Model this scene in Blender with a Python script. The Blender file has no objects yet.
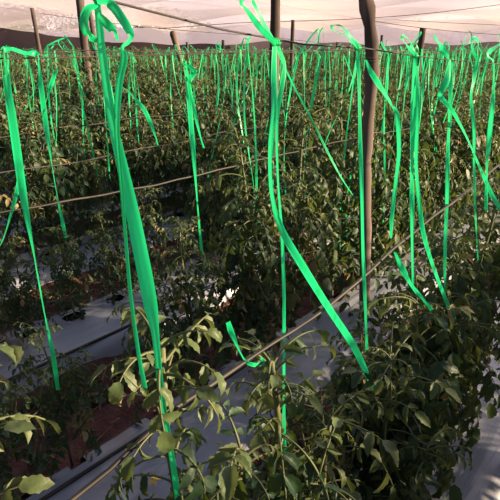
import bpy, math, random
import numpy as np
from mathutils import Vector, Matrix

random.seed(7)
rng = np.random.default_rng(11)
scene = bpy.context.scene
COL = scene.collection

# ------------------------------------------------------------------ camera and the field's own frame
F = 480.0
H_CAM = 1.5
PITCH = math.atan(200 / 480.0)
TH = math.radians(42)                       # rows run 42 degrees to the right of the view
SP, CP = math.sin(PITCH), math.cos(PITCH)
ST, CT = math.sin(TH), math.cos(TH)
ROW0, PITCH_ROW = -0.40, 0.95
BED_HALF, BED_H = 0.27, 0.10

def P(a, s, z):                              # along the row, across the rows, up
    return Vector((a * ST + s * CT, a * CT - s * ST, z))
def row_s(k): return ROW0 - PITCH_ROW * k
def proj(p):
    x, y, z = p[0], p[1], p[2] - H_CAM
    d = y * CP - z * SP
    if d < 0.05: return None
    return 250 + F * x / d, 250 + F * (-(y * SP) - z * CP) / d, d
def ray(x, y):
    u, v = (x - 250) / F, (y - 250) / F
    return Vector((u, CP - v * SP, -(SP + v * CP)))
def on_row(x, y, s):                         # where a sight line meets the upright plane of a row
    r = ray(x, y)
    t = s / (r.x * CT - r.y * ST)
    return Vector((0, 0, H_CAM)) + r * t, t
def along(p): return p.x * ST + p.y * CT

cam_d = bpy.data.cameras.new('camera'); cam = bpy.data.objects.new('camera', cam_d); COL.objects.link(cam)
cam.location = (0, 0, H_CAM); cam.rotation_euler = (math.pi / 2 - PITCH, 0, 0)
cam_d.sensor_width = 36; cam_d.lens = 36 * F / 500; cam_d.clip_start = 0.02; cam_d.clip_end = 400
scene.camera = cam

# ------------------------------------------------------------------ noise
def vnoise(x, y, seed=0):
    x = np.asarray(x, float); y = np.asarray(y, float)
    xi, yi = np.floor(x), np.floor(y); fx, fy = x - xi, y - yi
    fx = fx * fx * (3 - 2 * fx); fy = fy * fy * (3 - 2 * fy)
    def h(i, j):
        v = np.sin(i * 127.1 + j * 311.7 + seed * 74.7) * 43758.5453
        return v - np.floor(v)
    return (h(xi, yi) * (1 - fx) + h(xi + 1, yi) * fx) * (1 - fy) + (h(xi, yi + 1) * (1 - fx) + h(xi + 1, yi + 1) * fx) * fy
def fbm(x, y, seed=0, o=3):
    r, a = 0, 0.5
    for i in range(o):
        r = r + a * (vnoise(x, y, seed + i) - 0.5); x = x * 2.03; y = y * 2.03; a *= 0.5
    return r

# ------------------------------------------------------------------ materials
def new_mat(name):
    m = bpy.data.materials.new(name); m.use_nodes = True
    nt = m.node_tree; nt.nodes.clear()
    out = nt.nodes.new('ShaderNodeOutputMaterial')
    return m, nt, out
def N(nt, t, **kw):
    n = nt.nodes.new(t)
    for k, v in kw.items(): setattr(n, k, v)
    return n
def noise_ramp(nt, scale, c1, c2, lo=.35, hi=.65, detail=4, coord='Object', stretch=None):
    tc = N(nt, 'ShaderNodeTexCoord'); no = N(nt, 'ShaderNodeTexNoise')
    no.inputs['Scale'].default_value = scale; no.inputs['Detail'].default_value = detail
    if stretch:
        mp = N(nt, 'ShaderNodeMapping'); mp.inputs['Scale'].default_value = stretch
        nt.links.new(tc.outputs[coord], mp.inputs['Vector']); nt.links.new(mp.outputs['Vector'], no.inputs['Vector'])
    else: nt.links.new(tc.outputs[coord], no.inputs['Vector'])
    r = N(nt, 'ShaderNodeValToRGB')
    r.color_ramp.elements[0].position = lo; r.color_ramp.elements[0].color = (*c1, 1)
    r.color_ramp.elements[1].position = hi; r.color_ramp.elements[1].color = (*c2, 1)
    nt.links.new(no.outputs['Fac'], r.inputs['Fac'])
    return r.outputs['Color'], no
def bump(nt, src, strength, dist=0.01):
    b = N(nt, 'ShaderNodeBump'); b.inputs['Strength'].default_value = strength; b.inputs['Distance'].default_value = dist
    nt.links.new(src, b.inputs['Height']); return b.outputs['Normal']
def solid(name, c1, c2, scale, rough=.8, bump_s=.0, stretch=None, spec=.4, lo=.35, hi=.65, bd=.01):
    m, nt, out = new_mat(name)
    col, no = noise_ramp(nt, scale, c1, c2, lo, hi, stretch=stretch)
    b = N(nt, 'ShaderNodeBsdfPrincipled'); b.inputs['Roughness'].default_value = rough
    b.inputs['Specular IOR Level'].default_value = spec
    nt.links.new(col, b.inputs['Base Color'])
    if bump_s: nt.links.new(bump(nt, no.outputs['Fac'], bump_s, bd), b.inputs['Normal'])
    nt.links.new(b.outputs[0], out.inputs[0])
    return m
def leaf_mat(name, c1, c2, under, trans, scale=9, tmix=.2):
    m, nt, out = new_mat(name)
    col, no = noise_ramp(nt, scale, c1, c2, .3, .7)
    oi = N(nt, 'ShaderNodeObjectInfo'); hsv = N(nt, 'ShaderNodeHueSaturation')
    mr = N(nt, 'ShaderNodeMapRange'); mr.inputs['To Min'].default_value = .75; mr.inputs['To Max'].default_value = 1.25
    nt.links.new(oi.outputs['Random'], mr.inputs['Value']); nt.links.new(mr.outputs[0], hsv.inputs['Value'])
    nt.links.new(col, hsv.inputs['Color'])
    geo = N(nt, 'ShaderNodeNewGeometry'); mx = N(nt, 'ShaderNodeMix', data_type='RGBA')
    nt.links.new(geo.outputs['Backfacing'], mx.inputs[0]); nt.links.new(hsv.outputs[0], mx.inputs[6]); mx.inputs[7].default_value = (*under, 1)
    b = N(nt, 'ShaderNodeBsdfPrincipled'); b.inputs['Roughness'].default_value = .5; b.inputs['Specular IOR Level'].default_value = .35
    nt.links.new(mx.outputs[2], b.inputs['Base Color'])
    _, nb = noise_ramp(nt, 70, (0, 0, 0), (1, 1, 1), detail=3)
    nt.links.new(bump(nt, nb.outputs['Fac'], .5, .004), b.inputs['Normal'])
    tr = N(nt, 'ShaderNodeBsdfTranslucent'); tr.inputs['Color'].default_value = (*trans, 1)
    ms = N(nt, 'ShaderNodeMixShader'); ms.inputs[0].default_value = tmix
    nt.links.new(b.outputs[0], ms.inputs[1]); nt.links.new(tr.outputs[0], ms.inputs[2]); nt.links.new(ms.outputs[0], out.inputs[0])
    return m
def sheet_mat(name, c1, c2, alpha, tcol, scale=.5, tmix=.5, weave=None):
    m, nt, out = new_mat(name)
    col, no = noise_ramp(nt, scale, c1, c2, .3, .7)
    d = N(nt, 'ShaderNodeBsdfDiffuse'); nt.links.new(col, d.inputs['Color'])
    t = N(nt, 'ShaderNodeBsdfTranslucent'); t.inputs['Color'].default_value = (*tcol, 1)
    a = N(nt, 'ShaderNodeMixShader'); a.inputs[0].default_value = tmix
    nt.links.new(d.outputs[0], a.inputs[1]); nt.links.new(t.outputs[0], a.inputs[2])
    tp = N(nt, 'ShaderNodeBsdfTransparent'); b = N(nt, 'ShaderNodeMixShader'); b.inputs[0].default_value = alpha
    nt.links.new(tp.outputs[0], b.inputs[1]); nt.links.new(a.outputs[0], b.inputs[2]); nt.links.new(b.outputs[0], out.inputs[0])
    return m

M = {}
M['leaf'] = leaf_mat('tomato_leaf', (.012, .036, .022), (.028, .066, .035), (.044, .082, .058), (.16, .24, .03))
M['pale'] = leaf_mat('young_tomato_leaf', (.05, .09, .035), (.10, .13, .05), (.11, .14, .075), (.24, .30, .06))
M['dry'] = leaf_mat('dry_tomato_leaf', (.20, .15, .07), (.34, .27, .13), (.36, .30, .17), (.4, .3, .12))
M['stem'] = solid('tomato_stem', (.07, .10, .04), (.13, .135, .06), 14, .6, .2)
M['flower'] = solid('tomato_flower', (.75, .45, .06), (.8, .6, .15), 40, .6)
M['wood'] = solid('weathered_post_wood', (.06, .047, .045), (.20, .155, .145), 7, .9, .6, (1, 1, .12), .1)
M['wood_light'] = solid('sun_bleached_post_wood', (.10, .07, .06), (.25, .18, .16), 7, .9, .6, (1, 1, .12), .1)
M['wire'] = solid('dull_wire', (.045, .035, .033), (.15, .11, .10), 6, .6, 0)
M['dark_wire'] = solid('dark_wire', (.014, .011, .011), (.05, .036, .033), 3, .6, 0)
M['hose'] = solid('dusty_black_hose', (.008, .007, .007), (.06, .047, .038), 3.5, .6, .15, None, .5, .45, .75)
M['bark'] = solid('tree_bark', (.06, .045, .04), (.12, .09, .08), 3, .9)
M['tree'] = leaf_mat('tree_leaf', (.04, .06, .03), (.08, .10, .05), (.09, .11, .07), (.15, .2, .05), 1)
M['straw'] = solid('straw', (.17, .11, .08), (.34, .25, .17), 12, .9)
M['weed'] = leaf_mat('weed_leaf', (.035, .06, .03), (.07, .10, .04), (.08, .11, .06), (.12, .18, .04))
M['hill'] = solid('dry_hillside', (.10, .07, .065), (.18, .125, .11), .25, .95)

def ribbon_mat():
    m, nt, out = new_mat('green_plastic_ribbon')
    col, no = noise_ramp(nt, 60, (.004, .42, .14), (.015, .80, .32), .3, .7, stretch=(1, 1, .08))
    b = N(nt, 'ShaderNodeBsdfPrincipled'); b.inputs['Roughness'].default_value = .38
    nt.links.new(col, b.inputs['Base Color'])
    tr = N(nt, 'ShaderNodeBsdfTranslucent'); tr.inputs['Color'].default_value = (.03, .80, .30, 1)
    ms = N(nt, 'ShaderNodeMixShader'); ms.inputs[0].default_value = .45
    nt.links.new(b.outputs[0], ms.inputs[1]); nt.links.new(tr.outputs[0], ms.inputs[2]); nt.links.new(ms.outputs[0], out.inputs[0])
    return m
M['ribbon'] = ribbon_mat()

def film_mat():
    m, nt, out = new_mat('silver_mulch_film')
    col, no = noise_ramp(nt, 3, (.16, .175, .225), (.30, .32, .39), .35, .6, stretch=(.25, 1, 1))
    dirt, n2 = noise_ramp(nt, 2.2, (0, 0, 0), (1, 1, 1), .60, .82, detail=7)
    mx = N(nt, 'ShaderNodeMix', data_type='RGBA'); mul = N(nt, 'ShaderNodeMath', operation='MULTIPLY'); mul.inputs[1].default_value = .7
    nt.links.new(dirt, mul.inputs[0]); nt.links.new(mul.outputs[0], mx.inputs[0]); nt.links.new(col, mx.inputs[6]); mx.inputs[7].default_value = (.09, .055, .05, 1)
    b = N(nt, 'ShaderNodeBsdfPrincipled'); b.inputs['Roughness'].default_value = .27; b.inputs['Specular IOR Level'].default_value = .35
    nt.links.new(mx.outputs[2], b.inputs['Base Color'])
    _, n3 = noise_ramp(nt, 26, (0, 0, 0), (1, 1, 1), detail=3, stretch=(.12, 1.3, 1))
    nt.links.new(bump(nt, n3.outputs['Fac'], .45, .01), b.inputs['Normal'])
    nt.links.new(b.outputs[0], out.inputs[0])
    return m
M['film'] = film_mat()

def soil_mat():
    m, nt, out = new_mat('red_field_soil')
    col, no = noise_ramp(nt, 7, (.055, .026, .025), (.15, .066, .058), .3, .72, detail=8)
    b = N(nt, 'ShaderNodeBsdfPrincipled'); b.inputs['Roughness'].default_value = .95; b.inputs['Specular IOR Level'].default_value = .1
    nt.links.new(col, b.inputs['Base Color'])
    _, n2 = noise_ramp(nt, 45, (0, 0, 0), (1, 1, 1), detail=6)
    nt.links.new(bump(nt, n2.outputs['Fac'], 1, .02), b.inputs['Normal']); nt.links.new(b.outputs[0], out.inputs[0])
    return m
M['soil'] = soil_mat()
M['net_white'] = sheet_mat('white_shade_net', (.63, .65, .69), (.73, .74, .78), .52, (.92, .84, .82), .35, .62)
M['hill_sheet'] = sheet_mat('brown_hill_sheet', (.13, .095, .09), (.19, .145, .135), .88, (.2, .15, .14), .6, .35)
M['net_wall'] = sheet_mat('pale_side_net', (.72, .66, .66), (.80, .74, .74), .93, (.96, .88, .86), .35, .8)
M['net_sunset'] = sheet_mat('sunset_tinted_net', (.74, .59, .60), (.82, .68, .68), .60, (.96, .79, .79), .35, .62)  # whitish net, the pink of the sunset light put into its colour
M['net_dark'] = sheet_mat('dark_shade_net', (.05, .034, .034), (.075, .052, .05), .95, (.10, .07, .07), .6, .3)

# ------------------------------------------------------------------ mesh helpers
class Acc:
    def __init__(self): self.v, self.f, self.m, self.n = [], [], [], 0
    def add(self, verts, faces, mat=0):
        verts = np.asarray(verts, float).reshape(-1, 3); faces = np.asarray(faces)
        self.v.append(verts); self.f.extend((faces + self.n).tolist()); self.m.extend([mat] * len(faces)); self.n += len(verts)
    def mesh(self, name, mats, smooth=True):
        me = bpy.data.meshes.new(name)
        me.from_pydata(np.concatenate(self.v).tolist(), [], self.f)
        for k in mats: me.materials.append(M[k])
        me.polygons.foreach_set('material_index', self.m)
        if smooth: me.polygons.foreach_set('use_smooth', [True] * len(self.f))
        me.update(); return me
def link(name, data, parent=None, loc=None, rotz=0):
    o = bpy.data.objects.new(name, data); COL.objects.link(o)
    if parent: o.parent = parent
    if loc is not None: o.location = loc
    if rotz: o.rotation_euler.z = rotz
    return o
def tag(o, label=None, cat=None, group=None, kind=None):
    if label: o['label'] = label
    if cat: o['category'] = cat
    if group: o['group'] = group
    if kind: o['kind'] = kind
    return o
def catmull(pts, n):
    p = np.asarray(pts, float); q = np.vstack([2 * p[0] - p[1], p, 2 * p[-1] - p[-2]]); out = []
    for i in range(1, len(q) - 2):
        for j in range(n):
            t = j / n
            out.append(.5 * ((2 * q[i]) + (-q[i-1] + q[i+1]) * t + (2*q[i-1] - 5*q[i] + 4*q[i+1] - q[i+2]) * t*t + (-q[i-1] + 3*q[i] - 3*q[i+1] + q[i+2]) * t**3))
    out.append(p[-1]); return np.array(out)
def unit(v): return v / (np.linalg.norm(v) + 1e-12)
def tube(acc, pts, rad, sides=6, mat=0, cap=True, bumpy=0, seed=0):
    pts = np.asarray(pts, float); n = len(pts)
    rad = np.full(n, rad) if np.isscalar(rad) else np.asarray(rad)
    t0 = unit(pts[1] - pts[0]); ref = np.array([1., 0, 0]) if abs(t0[0]) < .8 else np.array([0, 1., 0])
    u = unit(np.cross(t0, ref)); V = []
    ang = np.arange(sides) / sides * 2 * math.pi
    r2 = np.random.default_rng(seed)
    for i in range(n):
        t = unit(pts[min(i + 1, n - 1)] - pts[max(i - 1, 0)])
        u = unit(u - t * np.dot(u, t)); w = np.cross(t, u)
        rr = rad[i] * (1 + bumpy * r2.normal(size=sides)) if bumpy else rad[i]
        V.append(pts[i] + (np.cos(ang) * rr)[:, None] * u + (np.sin(ang) * rr)[:, None] * w)
    Fc = [(i * sides + j, i * sides + (j + 1) % sides, (i + 1) * sides + (j + 1) % sides, (i + 1) * sides + j) for i in range(n - 1) for j in range(sides)]
    acc.add(np.concatenate(V), Fc, mat)
    if cap:
        acc.f.append([acc.n - n * sides + j for j in range(sides)][::-1]); acc.m.append(mat)
        acc.f.append([acc.n - sides + j for j in range(sides)]); acc.m.append(mat)

# ------------------------------------------------------------------ tomato plants
def leaflet_template(ns, across, seed):
    r = np.random.default_rng(seed); T = []
    for i in range(ns + 1):
        t = i / ns
        w = .235 * math.sin(math.pi * min(1, t ** .72 * .985 + .01)) ** .85 if 0 < i < ns else (.03 if i == 0 else .004)
        tooth = 1 + (.13 if i % 2 else -.09) * (ns > 5) + .05 * r.normal()
        T.append((t, w * tooth))
    return T, across
TEMPL = {'hi': [leaflet_template(9, 5, i) for i in range(3)], 'mid': [leaflet_template(5, 3, i) for i in range(3)], 'low': [leaflet_template(3, 3, i) for i in range(2)]}
def add_leaflet(acc, base, d, up, L, curl, fold, lod, r, mat, wide=1.0):
    T, ac = TEMPL[lod][r.integers(len(TEMPL[lod]))]
    d = unit(d); side = unit(np.cross(d, up)); n = np.cross(side, d)
    xs = np.linspace(-1, 1, ac); V = []; pos = np.array(base, float); pt = 0; wave = r.uniform(0, 6); wob = .05 if lod == 'hi' else .0
    for (t, w) in T:
        ph = curl * (pt + t) / 2
        pos = pos + (math.cos(ph) * d - math.sin(ph) * n) * (t - pt) * L; pt = t
        nn = math.cos(ph) * n + math.sin(ph) * d
        for x in xs:
            z = abs(x) * w * fold + wob * w * 3 * math.sin(wave + 9 * t + 2.2 * x) * abs(x)
            V.append(pos + side * x * w * L * wide + nn * z * L)
    Fc = [(i * ac + j, i * ac + j + 1, (i + 1) * ac + j + 1, (i + 1) * ac + j) for i in range(len(T) - 1) for j in range(ac - 1)]
    acc.add(np.array(V), Fc, mat)
def add_leaf(acc, base, az, elev, L, droop, lod, r, mat, pairs=3, size=1.0):
    nseg = {'hi': 8, 'mid': 5, 'low': 3}[lod]
    out = np.array([math.cos(az), math.sin(az), 0]); up = np.array([0, 0, 1.])
    pts = [np.array(base, float)]; dirs = []; tw = r.normal() * .25
    for i in range(nseg):
        e = elev - droop * (i + .5) / nseg
        dd = out * math.cos(e) + up * math.sin(e) + np.cross(up, out) * tw * i / nseg
        dirs.append(unit(dd)); pts.append(pts[-1] + dirs[-1] * L / nseg)
    pts = np.array(pts)
    tube(acc, pts, np.linspace(.0024, .0010, nseg + 1) * (1.0 if lod == 'hi' else 1.4), 4 if lod == 'hi' else 3, 3, False)
    def at(t):
        f = t * nseg; i = min(int(f), nseg - 1); return pts[i] + (pts[i + 1] - pts[i]) * (f - i), dirs[i]
    for q in range(pairs):
        t = .34 + .50 * q / max(1, pairs - 1) if pairs > 1 else .6
        p, dd = at(t); sd = unit(np.cross(dd, up)); nn = np.cross(sd, dd)
        for s in (-1, 1):
            if r.random() < .06: continue
            ld = dd * r.uniform(.25, .7) + sd * s - up * r.uniform(.1, 1.0)
            add_leaflet(acc, p, ld, nn + sd * s * r.normal() * .35 + r.normal(size=3) * .22, size * L * r.uniform(.27, .40) * (1 - .12 * abs(q - 1)), r.uniform(.2, 1.5), r.uniform(.1, .9), lod, r, mat, r.uniform(.62, 1.05))
    p, dd = at(1.0)
    add_leaflet(acc, p, dd - up * .2, np.cross(unit(np.cross(dd, up)), dd) + r.normal(size=3) * .2, size * L * r.uniform(.34, .45), r.uniform(.2, 1.4), r.uniform(.1, .7), lod, r, mat, 1.1)

def plant_meshes(name, H, lod, seed, leaves, spread=1.0, zmin=.12, lean=(0, 0), shoots=2, dry=.06, pale_top=.25, size=1.0, pairs=3, sag=0):
    r = np.random.default_rng(seed)
    st, fo = Acc(), Acc()
    n = 9
    zz = np.linspace(0, 1, n); ph = r.uniform(0, 6)
    path = np.stack([lean[0] * zz**1.3 + .018 * np.sin(zz * 7 + ph) * zz, lean[1] * zz**1.3 + .018 * np.cos(zz * 6 + ph) * zz, zz * H], 1)
    tube(st, path, np.linspace(.0085, .0045 if lod == 'hi' else .0032, n), 7 if lod == 'hi' else 4)
    axes = [(path, zmin, 1.0, leaves)]
    for j in range(shoots):
        b = r.uniform(.2, .6); az = r.uniform(0, 6.28); hh = H * r.uniform(.3, .5); i = b * (n - 1)
        bp = np.array([np.interp(i, np.arange(n), path[:, c]) for c in range(3)]); tt = np.linspace(0, 1, 6)[:, None]
        sh = bp + tt * np.array([math.cos(az), math.sin(az), 0]) * .14 * spread + tt**1.2 * np.array([0, 0, hh])
        tube(st, sh, np.linspace(.0045, .002, 6), 5 if lod == 'hi' else 3)
        axes.append((sh, .2, .85, max(4, int(leaves * .35))))
    az = r.uniform(0, 6.28); tips = []
    for (pth, lo, sc, cnt) in axes:
        for j in range(cnt):
            az += 2.4 + r.normal() * .3
            t = lo + (1 - lo) * (j + r.uniform(0, .8)) / cnt
            t = min(t, 1); i = t * (len(pth) - 1)
            bp = np.array([np.interp(i, np.arange(len(pth)), pth[:, c]) for c in range(3)])
            young = t > .86
            L = (.23 if not young else .13) * sc * r.uniform(.8, 1.25) * spread
            mat = 2 if r.random() < dry else (1 if (young or r.random() < pale_top * t) else 0)
            add_leaf(fo, bp, az, r.uniform(.1, .8) if not young else r.uniform(.8, 1.25), L, r.uniform(1.2, 2.4) + sag if not young else r.uniform(.7, 1.5), lod, r, mat, pairs if not young else 2, size)
            if r.random() < .25: tips.append(bp + np.array([math.cos(az + 1) * .05, math.sin(az + 1) * .05, -.005]))
    for pth in [p_[0] for p_ in axes]:
        for j in range(7 if lod == 'hi' else 3 if lod == 'mid' else 0):
            az += 2.4
            add_leaf(fo, pth[-1] - np.array([0, 0, .008 * j]), az, r.uniform(.7, 1.4) - .06 * j, r.uniform(.06, .12), r.uniform(.9, 2.2), lod, r, 1 if r.random() < .6 else 0, 3, .95)
    return st.mesh(name + '_stem', ['stem']), fo.mesh(name + '_foliage', ['leaf', 'pale', 'dry', 'stem']), tips

fl = Acc()
for q in range(5):
    a = q * 2 * math.pi / 5
    add_leaflet(fl, (0, 0, 0), np.array([math.cos(a), math.sin(a), -.45]), np.array([0, 0, 1.]), .013, .6, .2, 'mid', rng, 0, .9)
tube(fl, [(0, 0, .002), (0, 0, -.004), (0, 0, -.010)], [.002, .003, .001], 6)
FLOWER = fl.mesh('flower', ['flower'])

def plant_thing(stem, foliage, tips, loc, rotz, label, group=None, scale=1.0, nfl=0):
    e = link('tomato_plant', None, None, loc, rotz); e.empty_display_size = .1; e.scale = (scale,) * 3
    tag(e, label, 'plant', group)
    link('stem', stem, e); link('foliage', foliage, e)
    for p in tips[:nfl]:
        f = link('flower', FLOWER, e, Vector(p) + Vector((0, 0, -.004)))
        f.rotation_euler = (.4, .3, p[0] * 50)
    return e

ORD = ['nearest', 'second', 'third', 'fourth', 'fifth', 'sixth', 'seventh', 'eighth', 'ninth', 'tenth', 'eleventh', 'twelfth', 'thirteenth', 'fourteenth', 'fifteenth', 'sixteenth', 'seventeenth', 'eighteenth', 'nineteenth', 'twentieth']
def ordw(i): return 'first' if i == 0 else ORD[i] if i < len(ORD) else 'far'

# foreground: the row at the camera, each plant built on its own
ground_z = BED_H
FG = [  # along, height, leaves, shoots, seed, spread, label
    (.08, 1.12, 34, 2, 5, .55, 'tomato plant at bottom left corner, only its top leaves showing'),
    (.318, 1.08, 36, 2, 21, .55, 'tall tomato plant tied to the widest green ribbon at left of centre'),
    (.52, .97, 38, 1, 33, .70, 'slim bare stemmed tomato plant before the silver film, tied with a green scrap'),
    (.74, .70, 34, 3, 41, .95, 'leafy tomato plant at the low end of the slanted ribbon'),
    (.93, .76, 38, 3, 57, 1.0, 'bushy tomato plant at bottom right beside the bare film, third of the near clump'),
    (1.13, .80, 42, 4, 63, 1.05, 'bushy tomato plant under the ribbon that hangs as a split double strand'),
    (1.38, .86, 42, 4, 71, 1.05, 'bushy tomato plant at right edge of near row, leaves over the silver film'),
    (1.68, .97, 32, 4, 83, 1.05, 'tomato plant at far right of the near row, behind the bushy clump'),
    (2.00, .97, 32, 4, 97, 1.05, 'tomato plant farthest along the near row, cut by the right edge'),
]
for (a, h, lv, sh, seed, sp, lab) in FG:
    s = row_s(0) + random.uniform(-.02, .02) - (.0 if a < 1.2 else .03) * (a > .6); sp = sp * (.85 if a > 1.3 else 1)
    zm = (.35 if a > .4 else .5) if a < .6 else .18
    st, fo, tips = plant_meshes('near_tomato', h, 'hi', seed, lv, sp, zm, (random.uniform(-.03, .03), random.uniform(-.03, .03)), sh, .05, .12 if a < .1 else .2, .92 if a < .6 else .82, 4, .5)
    plant_thing(st, fo, tips, P(a, s, ground_z - .02), 0, lab, nfl=2)
# the row behind the camera's right shoulder, whose plants shade the near bed
PR_HI = [plant_meshes('tomato_hi%d' % i, 1.0, 'hi', 200 + i, 32, 1.0, .12, (.03 * (i - 1), .02), 3, .06, .30, .78, 4, .3) for i in range(4)]
PR = [plant_meshes('tomato_mid%d' % i, 1.0, 'mid', 300 + i, 52, 1.08, .06, (.04 * (i % 3 - 1), .03 * (i % 2)), 4, .06, .36, .74, 4, .2) for i in range(10)]
for i in range(10):
    v = PR[i % 10]
    plant_thing(v[0], v[1], v[2], P(-.6 + i * .4, .55 + random.uniform(-.04, .04), ground_z - .02), random.uniform(0, 6.28), 'tomato plant in the row out of view to the right', 'tomato plants out of view on the right', random.uniform(1.12, 1.3))

# the rest of the field
spots = []
for k in range(1, 27):
    s = row_s(k); a = -1.0; step = .40
    while a < 42:
        a += step * random.uniform(.85, 1.15)
        h = random.uniform(.98, 1.2) + (.06 if k == 4 else .2 if k > 4 else 0)
        if k == 1 and a < 1.45: continue
        if k == 2 and a < 2.2: continue
        if k == 3 and a < 2.6: h *= .88
        c = P(a, s + random.uniform(-.05, .05), ground_z - .02)
        if c.y > 24.5: break
        q0 = proj(c + Vector((0, 0, h))); q1 = proj(c)
        if not q0 or not q1: continue
        m_ = 24 + 90 / q0[2]
        if q0[0] < -m_ or q0[0] > 500 + m_ or q0[1] > 500 + m_: continue
        spots.append((q0[2], k, a, c, h))
# the short plants on the left, in gappy rows
near_small = [(1, .55, .58, 'short tomato plant on red soil at the foot of the leftmost long ribbon'),
              (1, .90, .66, 'short tomato plant behind the widest ribbon, left of the film gap'),
              (1, 1.16, .80, 'pale topped tomato plant right of the widest ribbon, below a slack thin ribbon'),
              (2, .82, .60, 'short dark tomato plant between the left edge and the plant beside the hole'),
              (2, 1.36, .58, 'low tomato plant just right of the round hole in the film'),
              (2, .36, .60, 'low tomato plant at the left edge, foremost in the third row'),
              (1, .34, .60, 'low dark tomato plant at lower left edge on red soil'),
              (1, 1.42, .78, 'medium tomato plant below the crossing ribbons, over the gap in the film'),
              (2, 1.10, .56, 'small tomato plant beside the round hole in the silver film'),
              (2, .62, .62, 'short tomato plant at left edge, cut by the frame'),
              (2, 1.62, .66, 'low tomato plant standing on the second film, right of the hole'),
              (2, 2.05, .74, 'low dark tomato plant at the right end of the gap in the second film')]
near_small_pos = {}
for i, (k, a, h, lab) in enumerate(near_small):
    v = PR_HI[i % 4]
    loc = P(a, row_s(k) + (.04 if i % 2 else -.03), ground_z - .02)
    plant_thing(v[0], v[1], v[2], loc, 1.7 * i, lab, None, h, 1)
    near_small_pos.setdefault(k, []).append(a)
spots.sort(key=lambda t: t[0])
N_IND = 274
ind, rest = spots[:N_IND], spots[N_IND:]
rows = {}
for d in ind: rows.setdefault(d[1], []).append(d)
for k, L in rows.items():
    L.sort(key=lambda t: t[2])
    for j, (dist, _, a, c, h) in enumerate(L):
        v = PR_HI[(j * 3 + k) % 4] if dist < 2.6 else PR[(j * 7 + k * 3) % 10]
        if k <= 5:
            lab = 'dark green tomato plant in the %s row back, %s from its left end in view' % (ORD[k], ordw(j)); g = 'tomato plants in the %s row' % ORD[k]
        else:
            lab = 'tomato plant among the packed ones in the %s row back' % ORD[k]; g = 'packed tomato plants in the %s row' % ORD[k]
        plant_thing(v[0], v[1], v[2], c, random.uniform(0, 6.28), lab, g, h, 0)
# beyond them, what nobody could tell apart
LOW = [plant_meshes('tomato_low%d' % i, 1.0, 'low', 400 + i, 14, 1.2, .35, (0, 0), 2, .07, .45)[1] for i in range(4)]
lowv = []
for me in LOW:
    co = np.empty(len(me.vertices) * 3); me.vertices.foreach_get('co', co)
    lowv.append((co.reshape(-1, 3), [list(p.vertices) for p in me.polygons], [p.material_index for p in me.polygons]))
acc = Acc()
for i, (dist, k, a, c, h) in enumerate(rest):
    co, fs, ms = lowv[i % 4]; r = random.uniform(0, 6.28); R = np.array([[math.cos(r), -math.sin(r), 0], [math.sin(r), math.cos(r), 0], [0, 0, 1]])
    v = (co * h) @ R.T + np.array(c)
    acc.v.append(v); acc.f.extend([[x + acc.n for x in f] for f in fs]); acc.m.extend(ms); acc.n += len(v)
tag(link('distant_tomato_plants', acc.mesh('distant_tomato_plants', ['leaf', 'pale', 'dry', 'stem'])), 'mass of far tomato plants filling the back of the field', 'plants', kind='stuff')

# ------------------------------------------------------------------ ribbons
def ribbon_strip(acc, pts, widths, face, twist, fold=.25, n=6):
    """a folded strip along pts; face: the direction its flat side looks, turned by twist(t)"""
    Q = catmull(pts, n); W = catmull(np.stack([widths, widths, widths], 1), n)[:, 0]; V = []; m = len(Q)
    for i in range(m):
        t = unit(Q[min(i + 1, m - 1)] - Q[max(i - 1, 0)])
        f = np.asarray(face, float); f = unit(f - t * np.dot(f, t)); w = np.cross(t, f); an = twist(i / (m - 1))
        wv = w * math.cos(an) + f * math.sin(an); nv = np.cross(wv, t)
        hw = max(W[i], .0006) / 2
        V += [Q[i] - wv * hw, Q[i] - wv * hw * .4 + nv * hw * fold, Q[i] + wv * hw * .4 - nv * hw * fold * .6, Q[i] + wv * hw]
    Fc = [(i * 4 + j, i * 4 + j + 1, i * 4 + 5 + j, i * 4 + 4 + j) for i in range(m - 1) for j in range(3)]
    acc.add(np.array(V), Fc)
def px_path(path, k, ds=0.0, wob=.006, seed=0):
    r = np.random.default_rng(seed); pts, ws = [], []
    for i, q in enumerate(path):
        extra = q[3] if len(q) > 3 else 0
        p, t = on_row(q[0], q[1], row_s(k) + ds + extra); pts.append(np.array(p)); ws.append(q[2] * t * (ray(q[0], q[1]).dot(Vector((0, CP, -SP)))) / F)
    return np.array(pts), np.array(ws)
def near_ribbon(k, main, label, loops=(), tails=(), ds=.012, seed=0, tw=.75):
    r = np.random.default_rng(seed); face = np.array([-.35, -.9, .25]) if k else np.array([-.2, -.95, .25])
    pts, ws = px_path(main, k, ds, seed=seed); ws = ws * (.8 if 3 <= seed <= 11 else 1); o0 = pts[0].copy()
    ph = r.uniform(0, 6)
    f = lambda t: tw * math.sin(ph + 9 * t)
    acc = Acc(); ribbon_strip(acc, pts - o0, ws, face, f)
    o = link('plastic_ribbon', acc.mesh('plastic_ribbon', ['ribbon']), None, o0)
    tag(o, label, 'ribbon', 'green ribbons tied to the near wires')
    for nm, lst in (('loop', loops), ('loose_end', tails)):
        for pth in lst:
            p2, w2 = px_path(pth, k, ds + .006, seed=seed); a2 = Acc(); ph2 = r.uniform(0, 6)
            ribbon_strip(a2, p2 - o0, w2, face, lambda t: tw * math.sin(ph2 + 7 * t)); link(nm, a2.mesh(nm, ['ribbon']), o)
    return o
# the knot that wraps the wire
def knot(o, at_local, r=.0035):
    acc = Acc(); d = np.array([ST, CT, 0])
    for j in range(3):
        ang = np.linspace(0, 2 * math.pi, 11); pts = np.stack([np.cos(ang) * r * CT, -np.cos(ang) * r * ST, np.sin(ang) * r], 1) + d * (j - 1) * .003 + d * (ang / 6.28 * .003)[:, None]
        tube(acc, pts + np.array(at_local), .0013, 5)
    link('knot', acc.mesh('knot', ['ribbon']), o)

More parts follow.
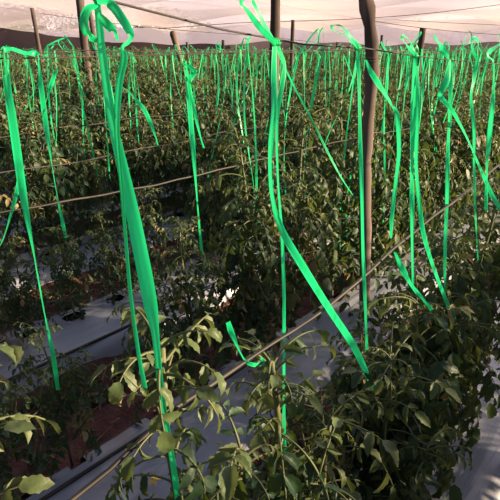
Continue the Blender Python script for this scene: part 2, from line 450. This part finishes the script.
rb = near_ribbon(0, [(97, 2, 7), (100, 30, 9), (103, 60, 10), (112, 120, 11), (122, 165, 12), (133, 215, 14), (145, 275, 15), (151, 308, 14), (156, 340, 8), (162, 400, 8), (170, 445, 7), (179, 505, 8)],
    'widest green plastic ribbon, looped at the top, hanging in front at left',
    loops=[[(97, 5, 5), (87, 10, 9), (84, 24, 10, .01), (89, 36, 8, .02), (98, 41, 4)],
           [(97, 2, 6), (110, 4, 9), (121, 17, 9, .02), (130, 33, 8, .03), (129, 41, 6, .02), (123, 47, 5), (124, 60, 9), (119, 85, 9), (117, 130, 7), (121, 180, 5), (125, 230, 4), (130, 290, 4), (138, 350, 4), (145, 388, 5)]],
    tails=[[(98, 14, 5), (108, 25, 9, .02), (115, 34, 7, .02), (119, 41, 1)]], seed=1, tw=.2)
knot(rb, (0, 0, .004))
rb = near_ribbon(0, [(275, 42, 6), (274, 70, 6), (274, 110, 6), (270, 150, 6), (272, 195, 6), (282, 230, 7), (305, 270, 8), (330, 310, 8), (353, 345, 7), (365, 370, 6), (375, 392, 6)],
    'green ribbon slanting from the wire down to the right across another strand',
    loops=[[(276, 44, 5), (262, 30, 6, .02), (248, 12, 5, .03), (241, 3, 4, .03), (246, -3, 4, .02), (252, 0, 4), (262, 20, 5), (274, 42, 4)]], seed=2)
knot(rb, (0, 0, 0))
rb = near_ribbon(0, [(277, 46, 5), (284, 62, 5), (283, 80, 6), (277, 120, 5), (278, 180, 4), (282, 235, 5), (284, 300, 4), (284, 360, 4), (284, 420, 4), (285, 455, 4)],
    'thin green ribbon hanging straight behind the slanting one to the slim plant', ds=-.006, seed=3)
rb = near_ribbon(0, [(357, 47, 4), (359, 80, 5), (360, 130, 5), (362, 200, 5), (363, 250, 5), (365, 300, 4), (367, 350, 4)],
    'green ribbon hanging straight just left of the big crooked post',
    loops=[[(357, 47, 4), (346, 36, 5, .02), (334, 30, 4, .03), (333, 25, 3, .03), (342, 27, 4), (352, 40, 6), (357, 46, 5)]], seed=4)
knot(rb, (0, 0, 0))
rb = near_ribbon(0, [(366, 60, 3), (371, 72, 6), (380, 86, 8), (389, 100, 6), (392, 106, 3), (397, 116, 6), (399, 150, 6), (396, 180, 5), (392, 215, 5), (391, 238, 4)],
    'short green ribbon with a free lower end just right of the big crooked post', seed=5)
rb = near_ribbon(0, [(415, 55, 4), (414, 80, 6), (413, 120, 7), (412, 160, 6), (412, 200, 6), (412, 235, 4), (413, 285, 3)],
    'split double green ribbon whose second strand bends out to the lower right',
    loops=[[(415, 55, 3), (407, 46, 4, .01), (402, 38, 4, .02), (405, 36, 3, .02), (411, 44, 4), (414, 54, 4)],
           [(417, 66, 3), (418, 110, 4), (416, 160, 4), (419, 200, 4), (425, 240, 5), (440, 285, 5), (460, 335, 6)]], seed=6)
knot(rb, (0, 0, 0))
rb = near_ribbon(0, [(395, 252, 4), (402, 268, 8), (412, 286, 5), (422, 298, 5), (432, 310, 5)],
    'short loose scrap of green ribbon lying on leaves below the beige hose', ds=.03, seed=7)
rb = near_ribbon(0, [(450, 60, 4), (446, 82, 8), (440, 95, 7), (446, 103, 5), (455, 115, 5), (468, 140, 5), (480, 168, 5), (492, 195, 5), (502, 212, 5)],
    'green ribbon zigzagging at the top, then slanting to the right edge',
    tails=[[(449, 58, 4), (441, 47, 6), (434, 36, 3)]], seed=8)
rb = near_ribbon(0, [(451, 60, 4), (450, 100, 5), (448, 150, 5), (447, 200, 5), (445, 250, 4), (445, 292, 4)],
    'green ribbon hanging straight behind the zigzag one near the right edge', ds=-.006, seed=9)
knot(rb, (0, 0, 0))
rb = near_ribbon(0, [(477, 60, 4), (474, 80, 6), (471, 98, 4), (474, 130, 4), (474, 160, 3), (475, 205, 3), (478, 260, 3)],
    'narrow green ribbon with a small loop on the wire, second from the right edge',
    loops=[[(477, 60, 3), (472, 48, 4, .01), (473, 39, 4, .02), (478, 41, 3, .02), (477, 58, 3)]], seed=10)
rb = near_ribbon(0, [(494, 64, 4), (493, 100, 5), (490, 130, 6), (487, 165, 5), (486, 210, 4)],
    'green ribbon nearest the right edge of the view', seed=11,
    tails=[[(494, 62, 3), (488, 54, 5), (497, 46, 4), (503, 44, 3)]])
rb = near_ribbon(0, [(228, 322, 5), (232, 334, 6), (240, 352, 4), (247, 362, 5), (256, 365, 4), (263, 362, 4), (261, 358, 3)],
    'short green ribbon scrap tied round the bare stem of the slim plant', ds=0, seed=12)
rb = near_ribbon(1, [(4, 50, 7), (8, 90, 8), (14, 130, 8), (24, 200, 8), (35, 260, 7), (45, 315, 7), (53, 355, 5), (58, 390, 3.5)],
    'leftmost long green ribbon, running down to the short plant on red soil',
    loops=[[(4, 50, 5), (12, 49, 5), (25, 53, 5), (37, 54, 6), (39, 60, 5)]],
    tails=[[(6, 60, 3), (9, 90, 4, -.02), (17, 150, 4, -.03), (19, 180, 4, -.03), (12, 210, 5, -.02), (3, 240, 6), (-4, 250, 5)]], seed=13)
knot(rb, (0, 0, 0))
rb = near_ribbon(2, [(38, 54, 5), (41, 85, 5), (46, 125, 5), (52, 165, 4), (59, 205, 4), (66, 238, 3)],
    'thin green ribbon from the second wire down to the small plant by the hole', seed=14)
knot(rb, (0, 0, 0))
rb = near_ribbon(1, [(185, 62, 7), (188, 80, 7), (190, 110, 5), (194, 160, 5), (198, 210, 4), (202, 255, 3)],
    'green ribbon left of centre with a bunched top and a slack second strand',
    tails=[[(186, 64, 6), (194, 72, 6), (189, 84, 4), (194, 110, 4), (200, 135, 4), (204, 148, 3)]], seed=15)
knot(rb, (0, 0, 0))
rb = near_ribbon(2, [(118, 84, 2), (130, 93, 3), (143, 108, 4), (150, 122, 4), (156, 138, 4), (158, 146, 3)],
    'short slack green ribbon with a free end just right of the widest ribbon', seed=16)
rb = near_ribbon(2, [(58, 66, 3), (52, 82, 4), (46, 102, 3), (43, 116, 3)],
    'short pale green ribbon end hanging slanted beside the second wire ribbon at left', seed=17)

# a few kinds of hanging ribbon for the rest, copied along the wires
WIRE_Z = 1.50
def field_ribbon(seed):
    r = np.random.default_rng(seed); acc = Acc(); w = r.uniform(.007, .013)
    zl = -r.uniform(.75, 1.1); sx = r.normal(size=2) * .05; az = r.uniform(0, 6.28); face = (math.cos(az), math.sin(az), 0)
    n = 6; T = np.linspace(0, 1, n); bow = r.normal() * .03
    pts = np.stack([sx[0] * T + bow * np.sin(T * math.pi), sx[1] * T + .02 * r.normal() * np.sin(T * 6), zl * T], 1)
    k_ = r.uniform(2, 6)
    ribbon_strip(acc, pts, np.array([w] * n) * r.uniform(.7, 1.2, n), face, lambda t: k_ * t, .3, 4)
    if r.random() < .75:                                 # a second strand, slanting away
        L = r.uniform(.35, .9); dx = r.normal() * .16
        q = np.stack([dx * T**1.2 + .02 * np.sin(T * 5), r.normal() * .07 * T, -L * T], 1)
        ribbon_strip(acc, q, np.array([w * .9] * n) * r.uniform(.6, 1.2, n), face, lambda t: 3 * t + 1, .3, 4)
    if r.random() < .8:                                 # a bow standing off the wire
        dx, up = r.normal() * .07, r.uniform(.02, .11)
        q = np.array([(0, 0, 0), (dx * .6, .02, up * .7), (dx, .03, up), (dx * 1.15, .01, up * .75), (dx * .7, -.01, up * .2), (0, 0, 0), (-dx * .3, 0, -.07)])
        ribbon_strip(acc, q, np.full(7, w * .8), face, lambda t: 2 * t, .3, 3)
    return acc.mesh('plastic_ribbon', ['ribbon'])
FR = [field_ribbon(500 + i) for i in range(14)]
rsp = []
for (dist, k, a, c, h) in spots:
    for j in range(2 if dist < 9 else 1):
        if j == 1 and random.random() < .25: continue
        da = a + (.0 if j == 0 else .2) + random.uniform(-.05, .05)
        p = P(da, row_s(k), WIRE_Z - (.06 if k > 5 else 0) + random.uniform(-.05, .03)); q = proj(p)
        if q and -10 < q[0] < 510: rsp.append((q[2], k, da, p))
rsp.sort(key=lambda t: t[0])
R_IND = 300 - 17
byrow = {}
for d in rsp[:R_IND]: byrow.setdefault(d[1], []).append(d)
for k, L in byrow.items():
    L.sort(key=lambda t: t[2])
    for j, (dist, _, a, p) in enumerate(L):
        o = link('plastic_ribbon', FR[(j * 5 + k * 3) % 14], None, p, TH + random.choice((0, math.pi)) + random.uniform(-.5, .5))
        if k <= 5: tag(o, 'green plastic ribbon on the wire of the %s row back, %s from the left' % (ORD[k], ordw(j)), 'ribbon', 'green ribbons on the %s wire' % ORD[k])
        else: tag(o, 'small green ribbon among those on the wire of the %s row back' % ORD[k], 'ribbon', 'small green ribbons on the %s wire' % ORD[k])
acc = Acc()
for i, (dist, k, a, p) in enumerate(rsp[R_IND:]):
    me = FR[i % 14]; co = np.empty(len(me.vertices) * 3); me.vertices.foreach_get('co', co); co = co.reshape(-1, 3)
    r = random.uniform(0, 6.28); R = np.array([[math.cos(r), -math.sin(r), 0], [math.sin(r), math.cos(r), 0], [0, 0, 1]])
    acc.add(co @ R.T + np.array(p), np.array([list(f.vertices) for f in me.polygons]))
if acc.n: tag(link('distant_ribbons', acc.mesh('distant_ribbons', ['ribbon'])), 'far green ribbons massed at the back of the field', 'ribbons', kind='stuff')

# ------------------------------------------------------------------ wires, hoses, drip lines
def row_line(name, k, a0, a1, zf, r, mat, sf=lambda a: 0, step=.15, sides=6):
    acc = Acc(); aa = np.arange(a0, a1, step); o0 = P(0, row_s(k), 0)
    pts = np.array([(a, -sf(a), zf(a)) for a in aa])
    tube(acc, pts, r, sides)
    o = link(name, acc.mesh(name, [mat]), None, o0); o.rotation_euler.z = math.pi / 2 - TH
    return o
def a_range(k):                                         # the stretch of row k that can be seen, and a little more
    s = row_s(k); good = [a for a in np.arange(-2, 44, .1) for z in (0, 1.5) for q in [proj(P(a, s, z))] if q and -60 < q[0] < 560 and -80 < q[1] < 580 and P(a, s, 0).y < 26]
    return (min(good) - .4, max(good) + .4) if good else None
RNG = {k: a_range(k) for k in range(0, 27)}
for k in range(0, 16):
    if not RNG[k]: continue
    a0, a1 = RNG[k]
    if k == 0:
        pr = [along(on_row(x, y, row_s(0))[0]) for x, y in ((60, -12), (110, 1), (275, 43), (357, 47), (415, 56), (450, 60), (477, 62), (500, 65))]
        pz = [on_row(x, y, row_s(0))[0].z for x, y in ((60, -12), (110, 1), (275, 43), (357, 47), (415, 56), (450, 60), (477, 62), (500, 65))]
        zf = lambda a, pr=pr, pz=pz: float(np.interp(a, pr, pz))
    else: zf = lambda a, k=k: WIRE_Z - (.06 if k > 5 else 0) - .02 * math.sin(a * 1.05 + k) ** 2
    o = row_line('support_wire', k, a0, a1, zf, .0011 if k == 0 else .0018 if k < 3 else .0026, 'dark_wire')
    if k < 5: tag(o, 'thin taut wire with green ribbons knotted on it above the %s row' % (ORD[k]), 'wire')
    else: tag(o, 'distant thin wire above the packed far rows', 'wire', 'distant ribbon wires')
    if k < 5:
        zz = [1.09, 1.07, .99, 1.0, 1.0][k]
        tab = [([-.2, .16, .23, .28, .46, .66, .88, 1.13, 1.57, 3], [1.04, 1.048, 1.055, 1.075, 1.073, 1.078, 1.111, 1.138, 1.18, 1.2]), ([0, .47, 1.02, 1.47, 2.25, 3.36, 4.97, 9], [1.10, 1.087, 1.06, 1.062, 1.058, 1.02, .945, .95])]
        hz = (lambda a, k=k: float(np.interp(a, *tab[k])) + .0015 * math.sin(a * 30)) if k < 2 else (lambda a, zz=zz, k=k: zz + .012 * math.sin(a * 2.3 + k) + .006 * math.sin(a * 9))
        o = row_line('hose', k, a0, a1, hz, [.0032, .0034, .0035, .0035, .0035][k], 'hose', (lambda a: .002 * math.sin(a * 11)) if k < 2 else (lambda a: .03 + .01 * math.sin(a * 4)), .05)
        tag(o, ['beige dusted hose stretched slantwise across the near row', 'black hose stretched along the second row, crossing the left ribbons', 'thin dark hose stretched through the third row', 'thin dark hose stretched through the fourth row', 'thin dark hose half hidden in the fifth row'][k], 'hose')
    if 1 <= k < 4:
        o = row_line('drip_line', k, a0, a1, lambda a: BED_H + .022 + .006 * math.sin(a * 3), .008, 'hose', lambda a, k=k: [0, .06, .29, .0][k] + .02 * math.sin(a * 1.7), sides=8)
        tag(o, ['', 'black drip line lying on the film of the second bed', 'black drip line lying along the lower edge of the third bed', 'black drip line lying on the fourth bed at left'][k], 'hose')
    
# ------------------------------------------------------------------ ground, beds, films
def mound(s):
    k = np.round((ROW0 - s) / PITCH_ROW); ds = np.abs(s - (ROW0 - PITCH_ROW * k))
    ds = np.abs(s - (ROW0 - PITCH_ROW * k) - np.interp(k, [0, 1, 2, 3, 4], [0, .17, .10, .05, 0]))
    t = np.clip((BED_HALF + .07 - ds) / .16, 0, 1); return BED_H * t * t * (3 - 2 * t)
ss = np.concatenate([np.arange(-25.5, -6, .12), np.arange(-6, 1.6, .05)]); aa = np.concatenate([np.arange(-2.5, 8, .06), np.arange(8, 44, .4)])
A_, S_ = np.meshgrid(aa, ss, indexing='ij')
Z_ = mound(S_) + (.05 * fbm(A_ * 4, S_ * 4, 3, 3) + .02 * fbm(A_ * 18, S_ * 18, 5, 2)) * (1 - .8 * mound(S_) / BED_H) - .012
X_ = A_ * ST + S_ * CT; Y_ = A_ * CT - S_ * ST
na, ns = A_.shape; ii = np.arange(na * ns).reshape(na, ns)
acc = Acc(); acc.add(np.stack([X_, Y_, Z_], -1).reshape(-1, 3), np.stack([ii[:-1, :-1], ii[1:, :-1], ii[1:, 1:], ii[:-1, 1:]], -1).reshape(-1, 4))
tag(link('ground', acc.mesh('ground', ['soil'])), kind='structure')
acc = Acc(); acc.add([(-150, -20, -.06), (150, -20, -.06), (150, 200, -.06), (-150, 200, -.06)], [(0, 1, 2, 3)])
tag(link('ground', acc.mesh('ground', ['soil'])), kind='structure')

hole_list = {1: near_small_pos[1], 2: near_small_pos[2] + [1.06]}
for (dist, k, a, c, h) in ind:
    if k <= 4: hole_list.setdefault(k, []).append(a)
for k in range(0, 16):
    if not RNG[k]: continue
    a0, a1 = RNG[k]; fine = k <= 3
    a1 = min(a1, 14 if fine else a1)
    av = np.arange(a0 - .3, a1, .02 if fine else .15); sv = np.linspace(-BED_HALF - .05, BED_HALF + .05, 44 if fine else 10)
    A, S = np.meshgrid(av, sv, indexing='ij')
    sc_, off = [(.95, 0), (.74, .19), (.92, .10), (.9, .05)][k] if k < 4 else (.85, 0)
    edge = np.clip((np.abs(S) - (BED_HALF - .02)) / .07, 0, 1); S0 = S; S = S * sc_ + off
    Z = mound(S + row_s(k)) + .022 - .075 * edge**1.6 + .014 * fbm(A * 2.2, S * 14, 40 + k, 3) + .010 * np.abs(fbm(A * 1.2 + S * 3, S * 26, 60 + k, 2)) + .022 * fbm(A * 5, S * 5, 80 + k, 2)
    S = S + .035 * fbm(A * 1.5, S * 0, 90 + k, 2) * 2
    keep = np.ones(A.shape, bool)
    for h in hole_list.get(k, []):
        keep &= ((A - h) ** 2 + (S * 1.0) ** 2 > .03 ** 2)
    na, ns = A.shape; ii = np.arange(na * ns).reshape(na, ns); kf = keep[:-1, :-1] & keep[1:, :-1] & keep[1:, 1:] & keep[:-1, 1:]
    Fc = np.stack([ii[:-1, :-1], ii[1:, :-1], ii[1:, 1:], ii[:-1, 1:]], -1)[kf]
    acc = Acc(); acc.add(np.stack([A, -S, Z], -1).reshape(-1, 3), Fc[:, ::-1])
    o = link('mulch_film', acc.mesh('mulch_film', ['film']), None, P(0, row_s(k), 0)); o.rotation_euler.z = math.pi / 2 - TH
    if k < 5: tag(o, ['silver mulch film on the near bed, showing at the lower right edge', 'silver mulch film on the second bed, running bare through the middle gap', 'silver mulch film on the third bed, with a round planting hole at left', 'silver mulch film on the fourth bed, glimpsed through leaves at left', 'silver mulch film on the fifth bed, a crumpled patch at left'][k], 'plastic film')
    else: tag(o, 'silver mulch film hidden under the packed far rows', 'plastic film', 'far mulch films')

# straw and weeds on the paths
r = np.random.default_rng(5)
acc = Acc()
for i in range(11000):
    k = r.integers(0, 5); a = r.uniform(-.3, 6.5); s = row_s(k) - PITCH_ROW / 2 + r.normal() * .11
    L = r.uniform(.02, .10); an = r.uniform(0, 6.28); zz = .0 + .05 * float(fbm(a * 4, s * 4, 3, 3)) + r.uniform(-.005, .018)
    p = np.array(P(a, s, zz)); d = np.array([math.cos(an), math.sin(an), r.normal() * .18]) * L / 2; w = np.array([-math.sin(an), math.cos(an), 0]) * r.uniform(.0008, .0028); up = np.array([0, 0, .002])
    acc.add([p - d - w, p + d - w * .4, p + d + w * .4, p - d + w, p + up], [(0, 1, 4), (1, 2, 4), (2, 3, 4), (3, 0, 4)])
tag(link('straw_litter', acc.mesh('straw_litter', ['straw'], False)), 'dry straw bits scattered on the red soil paths', 'straw', kind='stuff')
acc = Acc()
for i in range(1100):
    k = r.integers(0, 4); a = r.uniform(-.1, 5) ** 1.0; s = row_s(k) - PITCH_ROW / 2 + r.normal() * .13; p = np.array(P(a, s, .0))
    for j in range(r.integers(4, 9)):
        an = r.uniform(0, 6.28); e = r.uniform(.2, 1.2)
        add_leaflet(acc, p + r.normal(size=3) * .012 * np.array([1, 1, .2]), np.array([math.cos(an) * math.cos(e), math.sin(an) * math.cos(e), math.sin(e)]), np.array([0, 0, 1.]) + r.normal(size=3) * .2, r.uniform(.03, .09), r.uniform(.3, 1.2), .3, 'mid', r, 0, r.uniform(.35, .9))
tag(link('weeds', acc.mesh('weeds', ['weed'])), 'low green weeds growing through the straw on the paths', 'weeds', kind='stuff')

# ------------------------------------------------------------------ posts
def post(x, y_top, k, r, label, group=None, lean=(0, 0), crook=0, seed=0, mat='wood', z_top=None, round_top=False):
    p, t = on_row(x, y_top, row_s(k)); zt = z_top or p.z
    rr = np.random.default_rng(seed); n = 40; T = np.linspace(0, 1, n)
    cx = crook * np.sin(T * 17 + seed) * .28 + crook * .7 * np.sin(T * 6.5 + 1.3 * seed)
    cx = cx * np.clip((T - .38) * 4, 0, 1)
    i0 = (p.z / zt)
    pts = np.stack([lean[0] * (T - i0) + cx - np.interp(i0, T, cx), lean[1] * (T - i0) + .4 * cx[::-1], -.1 + T * (zt + .1)], 1)
    rad = r * (1.08 - .16 * T) * (1 + .07 * rr.normal(size=n) * (1 if crook else .4))
    if crook:
        for f_, m_ in ((.66, 1.28), (.62, 1.12), (.60, .9), (.55, 1.2), (.45, 1.12), (.36, 1.15)): rad[int(n * f_)] *= m_
    if round_top: rad[-3:] *= np.array([1.15, 1.2, .8])
    acc = Acc(); tube(acc, pts, rad, 12, 0, True, .035, seed)
    o = link('wooden_post', acc.mesh('wooden_post', [mat]), None, (p.x, p.y, 0)); tag(o, label, 'post', group)
    a2 = Acc(); i = int(np.interp(WIRE_Z, pts[:, 2], np.arange(n))); c = pts[min(i, n - 2)]
    for j in range(2):
        ang = np.linspace(0, 2 * math.pi, 15)
        tube(a2, np.stack([c[0] + np.cos(ang) * (r * 1.22), c[1] + np.sin(ang) * (r * 1.22), c[2] + j * .012 + .01 * np.sin(ang)], 1), .0022, 5)
    link('wire_tie', a2.mesh('wire_tie', ['wire']), o)
    return o
post(373, 60, .8, .029, 'big crooked weathered post rising out of the view, right of centre', crook=.06, lean=(-.22, 0), seed=4, z_top=2.55)
post(84, 40, 5, .044, 'straight brown post behind the widest ribbon, reaching the net', seed=2, z_top=2.6, lean=(.05, 0))
post(94, 40, 6, .03, 'thin leaning post just right of the straight brown one', seed=3, z_top=2.0, lean=(-.08, 0))
post(275, 25, 1.75, .031, 'straight dark post behind the knot of the slanting ribbon', seed=5, z_top=2.6)
post(423, 28, 2, .034, 'thick flat topped post at right, below the sunset tinted net', seed=6)
post(293, 20, 4, .027, 'slim upright post just right of the centre post', seed=7)
post(172, 31, 6, .045, 'short leaning post with a knobbed top, left of centre', seed=8, lean=(-.5, .0), round_top=True, mat='wood_light')
post(32, 8, 6, .025, 'thin dark post standing alone at upper left', seed=9, lean=(-.05, 0))
for i, (x, y, k, r_) in enumerate([(187, 42, 6, .022), (223, 40, 7, .03), (382, 35, 4, .024), (356, 46, 4, .022), (337, 42, 5, .014), (408, 52, 5, .03), (447, 51, 5, .03), (461, 50, 6, .025), (494, 48, 4, .025), (300, 46, 8, .03), (318, 50, 9, .03), (131, 47, 8, .03), (248, 47, 9, .03), (153, 48, 8, .03), (432, 48, 7, .03), (205, 50, 9, .03), (276, 48, 10, .03)]):
    lab = {0: 'small far post right of the knobbed leaning one', 1: 'far post between the knobbed one and the centre post', 2: 'slim tall post close behind the big crooked one on its right', 3: 'short post close on the left of the big crooked one', 4: 'thin dark stick under the hooped ribbon loop', 5: 'short stout post left of the flat topped thick one', 6: 'short stout post right of the flat topped thick one', 8: 'post at the right edge of the view'}.get(i)
    post(x, y, k, r_, lab or 'small distant wooden post at the back of the field', None if lab else 'small distant posts', seed=20 + i)

# ------------------------------------------------------------------ shade nets overhead and at the back
def net_sheet(name, y0, y1, x0, x1, z0, z1, sag, mat, seed, xs=6.0, rip=.05):
    nx, ny = int((x1 - x0) / .35), 22
    X, T = np.meshgrid(np.linspace(x0, x1, nx), np.linspace(0, 1, ny), indexing='ij')
    Y = y0 + (y1 - y0) * T
    amp = sag * (.55 + .9 * vnoise(X / xs + seed * 3.1, T * 0, seed))
    Z = z0 + (z1 - z0) * T - amp * np.sin(math.pi * T) - (.10 + .22 * T) * np.sin(math.pi * (X - x0) / xs + seed) ** 2 + rip * fbm(X * .7, Y * .7, seed, 3)
    ii = np.arange(nx * ny).reshape(nx, ny); acc = Acc()
    acc.add(np.stack([X, Y, Z], -1).reshape(-1, 3), np.stack([ii[:-1, :-1], ii[1:, :-1], ii[1:, 1:], ii[:-1, 1:]], -1).reshape(-1, 4))
    tag(link(name, acc.mesh(name, [mat])), kind='structure')
    # the cable the sheet hangs from
    a2 = Acc(); tube(a2, np.stack([X[:, 0], Y[:, 0], Z[:, 0] + .01], 1), .006, 5)
    tag(link('net_cable', a2.mesh('net_cable', ['wire'])), 'thin cable carrying the net roof across the field', 'cable', 'net roof cables')
net_sheet('roof_net', 8.5, 12.7, -11, 12, 2.95, 2.66, .12, 'net_white', 1)
net_sheet('roof_net', 12.5, 17.2, -14, 15, 2.98, 2.56, .15, 'net_sunset', 2)
net_sheet('roof_net', 17, 22.2, -18, 19, 3.0, 2.50, .18, 'net_white', 3)
net_sheet('roof_net', 22, 28.2, -22, 23, 3.1, 2.75, .2, 'net_sunset', 4)
for i, (xa, ya, xb, yb, D) in enumerate([(250, 22, 520, 2, 13.0), (300, 8, 520, 36, 15.0), (-20, 4, 260, 36, 16.0), (120, -4, 520, 26, 18.0)]):
    pa, pb = [np.array(Vector((0, 0, H_CAM)) + ray(x, y) * (d / ray(x, y).y)) for x, y, d in ((xa, ya, D), (xb, yb, D + 1.5))]
    acc = Acc(); T = np.linspace(-.3, 1.3, 14)[:, None]; tube(acc, pa + (pb - pa) * T - np.array([0, 0, .12]) * np.sin(np.clip(T, 0, 1) * math.pi), .008, 5)
    tag(link('roof_wire', acc.mesh('roof_wire', ['wire'])), ['thin roof wire rising to the right under the sunset tinted net', 'thin roof wire falling to the right under the sunset tinted net', 'thin roof wire under the pale net at upper left', 'farthest thin wire under the net roof'][i], 'wire')
def back_net(name, y, x0, x1, zlo, zhi, mat, seed):
    nx, nz = int((x1 - x0) / .4), 12
    X, T = np.meshgrid(np.linspace(x0, x1, nx), np.linspace(0, 1, nz), indexing='ij')
    lo, hi = zlo(X), zhi(X); Z = lo + (hi - lo) * T; Y = y + .3 * fbm(X * .5, Z * .8, seed, 3) + .15 * np.sin(X * 1.3)
    ii = np.arange(nx * nz).reshape(nx, nz); acc = Acc()
    acc.add(np.stack([X, Y, Z], -1).reshape(-1, 3), np.stack([ii[:-1, :-1], ii[1:, :-1], ii[1:, 1:], ii[:-1, 1:]], -1).reshape(-1, 4))
    tag(link(name, acc.mesh(name, [mat])), kind='structure')
back_net('wall_net', 28.3, -22, 23, lambda X: 1.5 + 0 * X, lambda X: np.interp(X, [-12, -3, 3], [2.5, 2.6, 2.98]) + .06 * np.sin(X * .6), 'net_wall', 7)
back_net('wall_net', 27.2, -20, -1.0, lambda X: 0 * X, lambda X: np.interp(X, [-20, -14, -10, -8, -5, -1], [3.0, 2.75, 2.2, 1.95, 1.8, 1.75]) + .05 * np.sin(X * 2), 'net_dark', 8)
back_net('wall_net', 27.6, -1.2, 22, lambda X: 0 * X, lambda X: np.interp(X, [-1.2, 2, 7, 14, 22], [1.82, 1.9, 1.75, 1.85, 2.0]) + .07 * np.sin(X * 1.6), 'hill_sheet', 9)  # brown sheet standing in for the low hills at the right

# ------------------------------------------------------------------ hills and trees beyond the net
X, T = np.meshgrid(np.linspace(-130, 130, 120), np.linspace(0, 1, 14), indexing='ij')
Y = 95 + T * 60; Z = -2 + (5.0 + 7 * fbm(X / 28, T * 0, 2, 3)) * np.sin(T * math.pi / 2) + 1.2 * fbm(X / 4, T * 6, 3, 3)
ii = np.arange(X.size).reshape(X.shape); acc = Acc()
acc.add(np.stack([X, Y, Z], -1).reshape(-1, 3), np.stack([ii[:-1, :-1], ii[1:, :-1], ii[1:, 1:], ii[:-1, 1:]], -1).reshape(-1, 4))
tag(link('hills', acc.mesh('hills', ['hill'])), kind='structure')
def tree_mesh(seed, h, w):
    r = np.random.default_rng(seed); tr, fo = Acc(), Acc()
    top = np.array([0, 0, h * .6]); tube(tr, catmull([(0, 0, -.1), (.1, 0, h * .25), (-.05, .1, h * .45), top], 4), np.linspace(.20, .08, 13), 8)
    for b in range(7):
        az = r.uniform(0, 6.28); z0 = r.uniform(.3, .58) * h; e = np.array([math.cos(az) * w * .4, math.sin(az) * w * .4, z0 + h * r.uniform(.15, .35)])
        tube(tr, catmull([(0, 0, z0), e * .5 + np.array([0, 0, z0 * .45]), e], 3), np.linspace(.08, .025, 7), 5)
        for c in range(170):
            p = e + r.normal(size=3) * np.array([w * .16, w * .16, h * .085])
            add_leaflet(fo, p, r.normal(size=3), r.normal(size=3), r.uniform(.18, .38), .6, .3, 'low', r, 0, 1.0)
    return tr.mesh('trunk', ['bark']), fo.mesh('foliage', ['tree'])
TM = [tree_mesh(600 + i, 1.0 * hh, ww) for i, (hh, ww) in enumerate([(6.0, 6.0), (4.6, 4.6), (5.2, 7.5)])]
for i, (x, y, v, sc) in enumerate([(-20, 42, 0, 1.0), (-16.5, 44, 2, .95), (-13, 40, 1, 1.0), (-9.5, 43, 2, .9), (-6, 41, 0, .75), (-2.5, 42, 1, .8), (1.5, 46, 1, .75), (5.2, 42, 2, .6), (13, 44, 0, .8), (16, 46, 2, .6), (20, 43, 1, .9)]):
    e = link('tree', None, None, (x, y, -.05), i * 1.3); e.scale = (sc,) * 3
    tag(e, 'hazy bushy tree standing beyond the pale net roof', 'tree', 'trees seen through the net')
    link('trunk', TM[v][0], e); link('foliage', TM[v][1], e)

# ------------------------------------------------------------------ light
sun_d = bpy.data.lights.new('sun', 'SUN'); sun_d.energy = 15.0; sun_d.color = (1.0, .76, .48); sun_d.angle = math.radians(1.5)
sun = bpy.data.objects.new('sun', sun_d); COL.objects.link(sun)
az, el = math.radians(100), math.radians(14)            # low in the west, off to the right
sun.rotation_euler = (-Vector((math.sin(az) * math.cos(el), math.cos(az) * math.cos(el), math.sin(el)))).to_track_quat('-Z', 'Y').to_euler()
w = bpy.data.worlds.new('evening_sky'); scene.world = w; w.use_nodes = True; nt = w.node_tree; nt.nodes.clear()
tc = N(nt, 'ShaderNodeTexCoord'); sx = N(nt, 'ShaderNodeSeparateXYZ'); rp = N(nt, 'ShaderNodeValToRGB'); bg = N(nt, 'ShaderNodeBackground'); wo = N(nt, 'ShaderNodeOutputWorld')
nt.links.new(tc.outputs['Generated'], sx.inputs[0]); nt.links.new(sx.outputs['Z'], rp.inputs['Fac'])
cr = rp.color_ramp; cr.elements[0].position = 0.0; cr.elements[0].color = (.54, .44, .43, 1); cr.elements[1].position = .7; cr.elements[1].color = (.16, .20, .29, 1)
e = cr.elements.new(.2); e.color = (.43, .40, .43, 1)
# the sky is brightest low ahead, where the evening glow is
dp = N(nt, 'ShaderNodeVectorMath', operation='DOT_PRODUCT'); dp.inputs[1].default_value = (.26, .96, .12)
mr = N(nt, 'ShaderNodeMapRange', interpolation_type='SMOOTHSTEP'); mr.inputs['From Min'].default_value = .35; mr.inputs['From Max'].default_value = .97
gl = N(nt, 'ShaderNodeMix', data_type='RGBA', blend_type='ADD'); gl.inputs[0].default_value = 1; sc_ = N(nt, 'ShaderNodeMix', data_type='RGBA')
sc_.inputs[6].default_value = (0, 0, 0, 1); sc_.inputs[7].default_value = (1.80, 1.44, 1.43, 1)
nt.links.new(tc.outputs['Generated'], dp.inputs[0]); nt.links.new(dp.outputs['Value'], mr.inputs['Value']); nt.links.new(mr.outputs[0], sc_.inputs[0])
nt.links.new(rp.outputs['Color'], gl.inputs[6]); nt.links.new(sc_.outputs[2], gl.inputs[7])
nt.links.new(gl.outputs[2], bg.inputs['Color']); bg.inputs['Strength'].default_value = 1.0
nt.links.new(bg.outputs[0], wo.inputs[0])

scene.view_settings.view_transform = 'Standard'; scene.view_settings.look = 'None'
scene.view_settings.gamma = 1.0; scene.view_settings.exposure = 0.0; scene.view_settings.use_curve_mapping = False
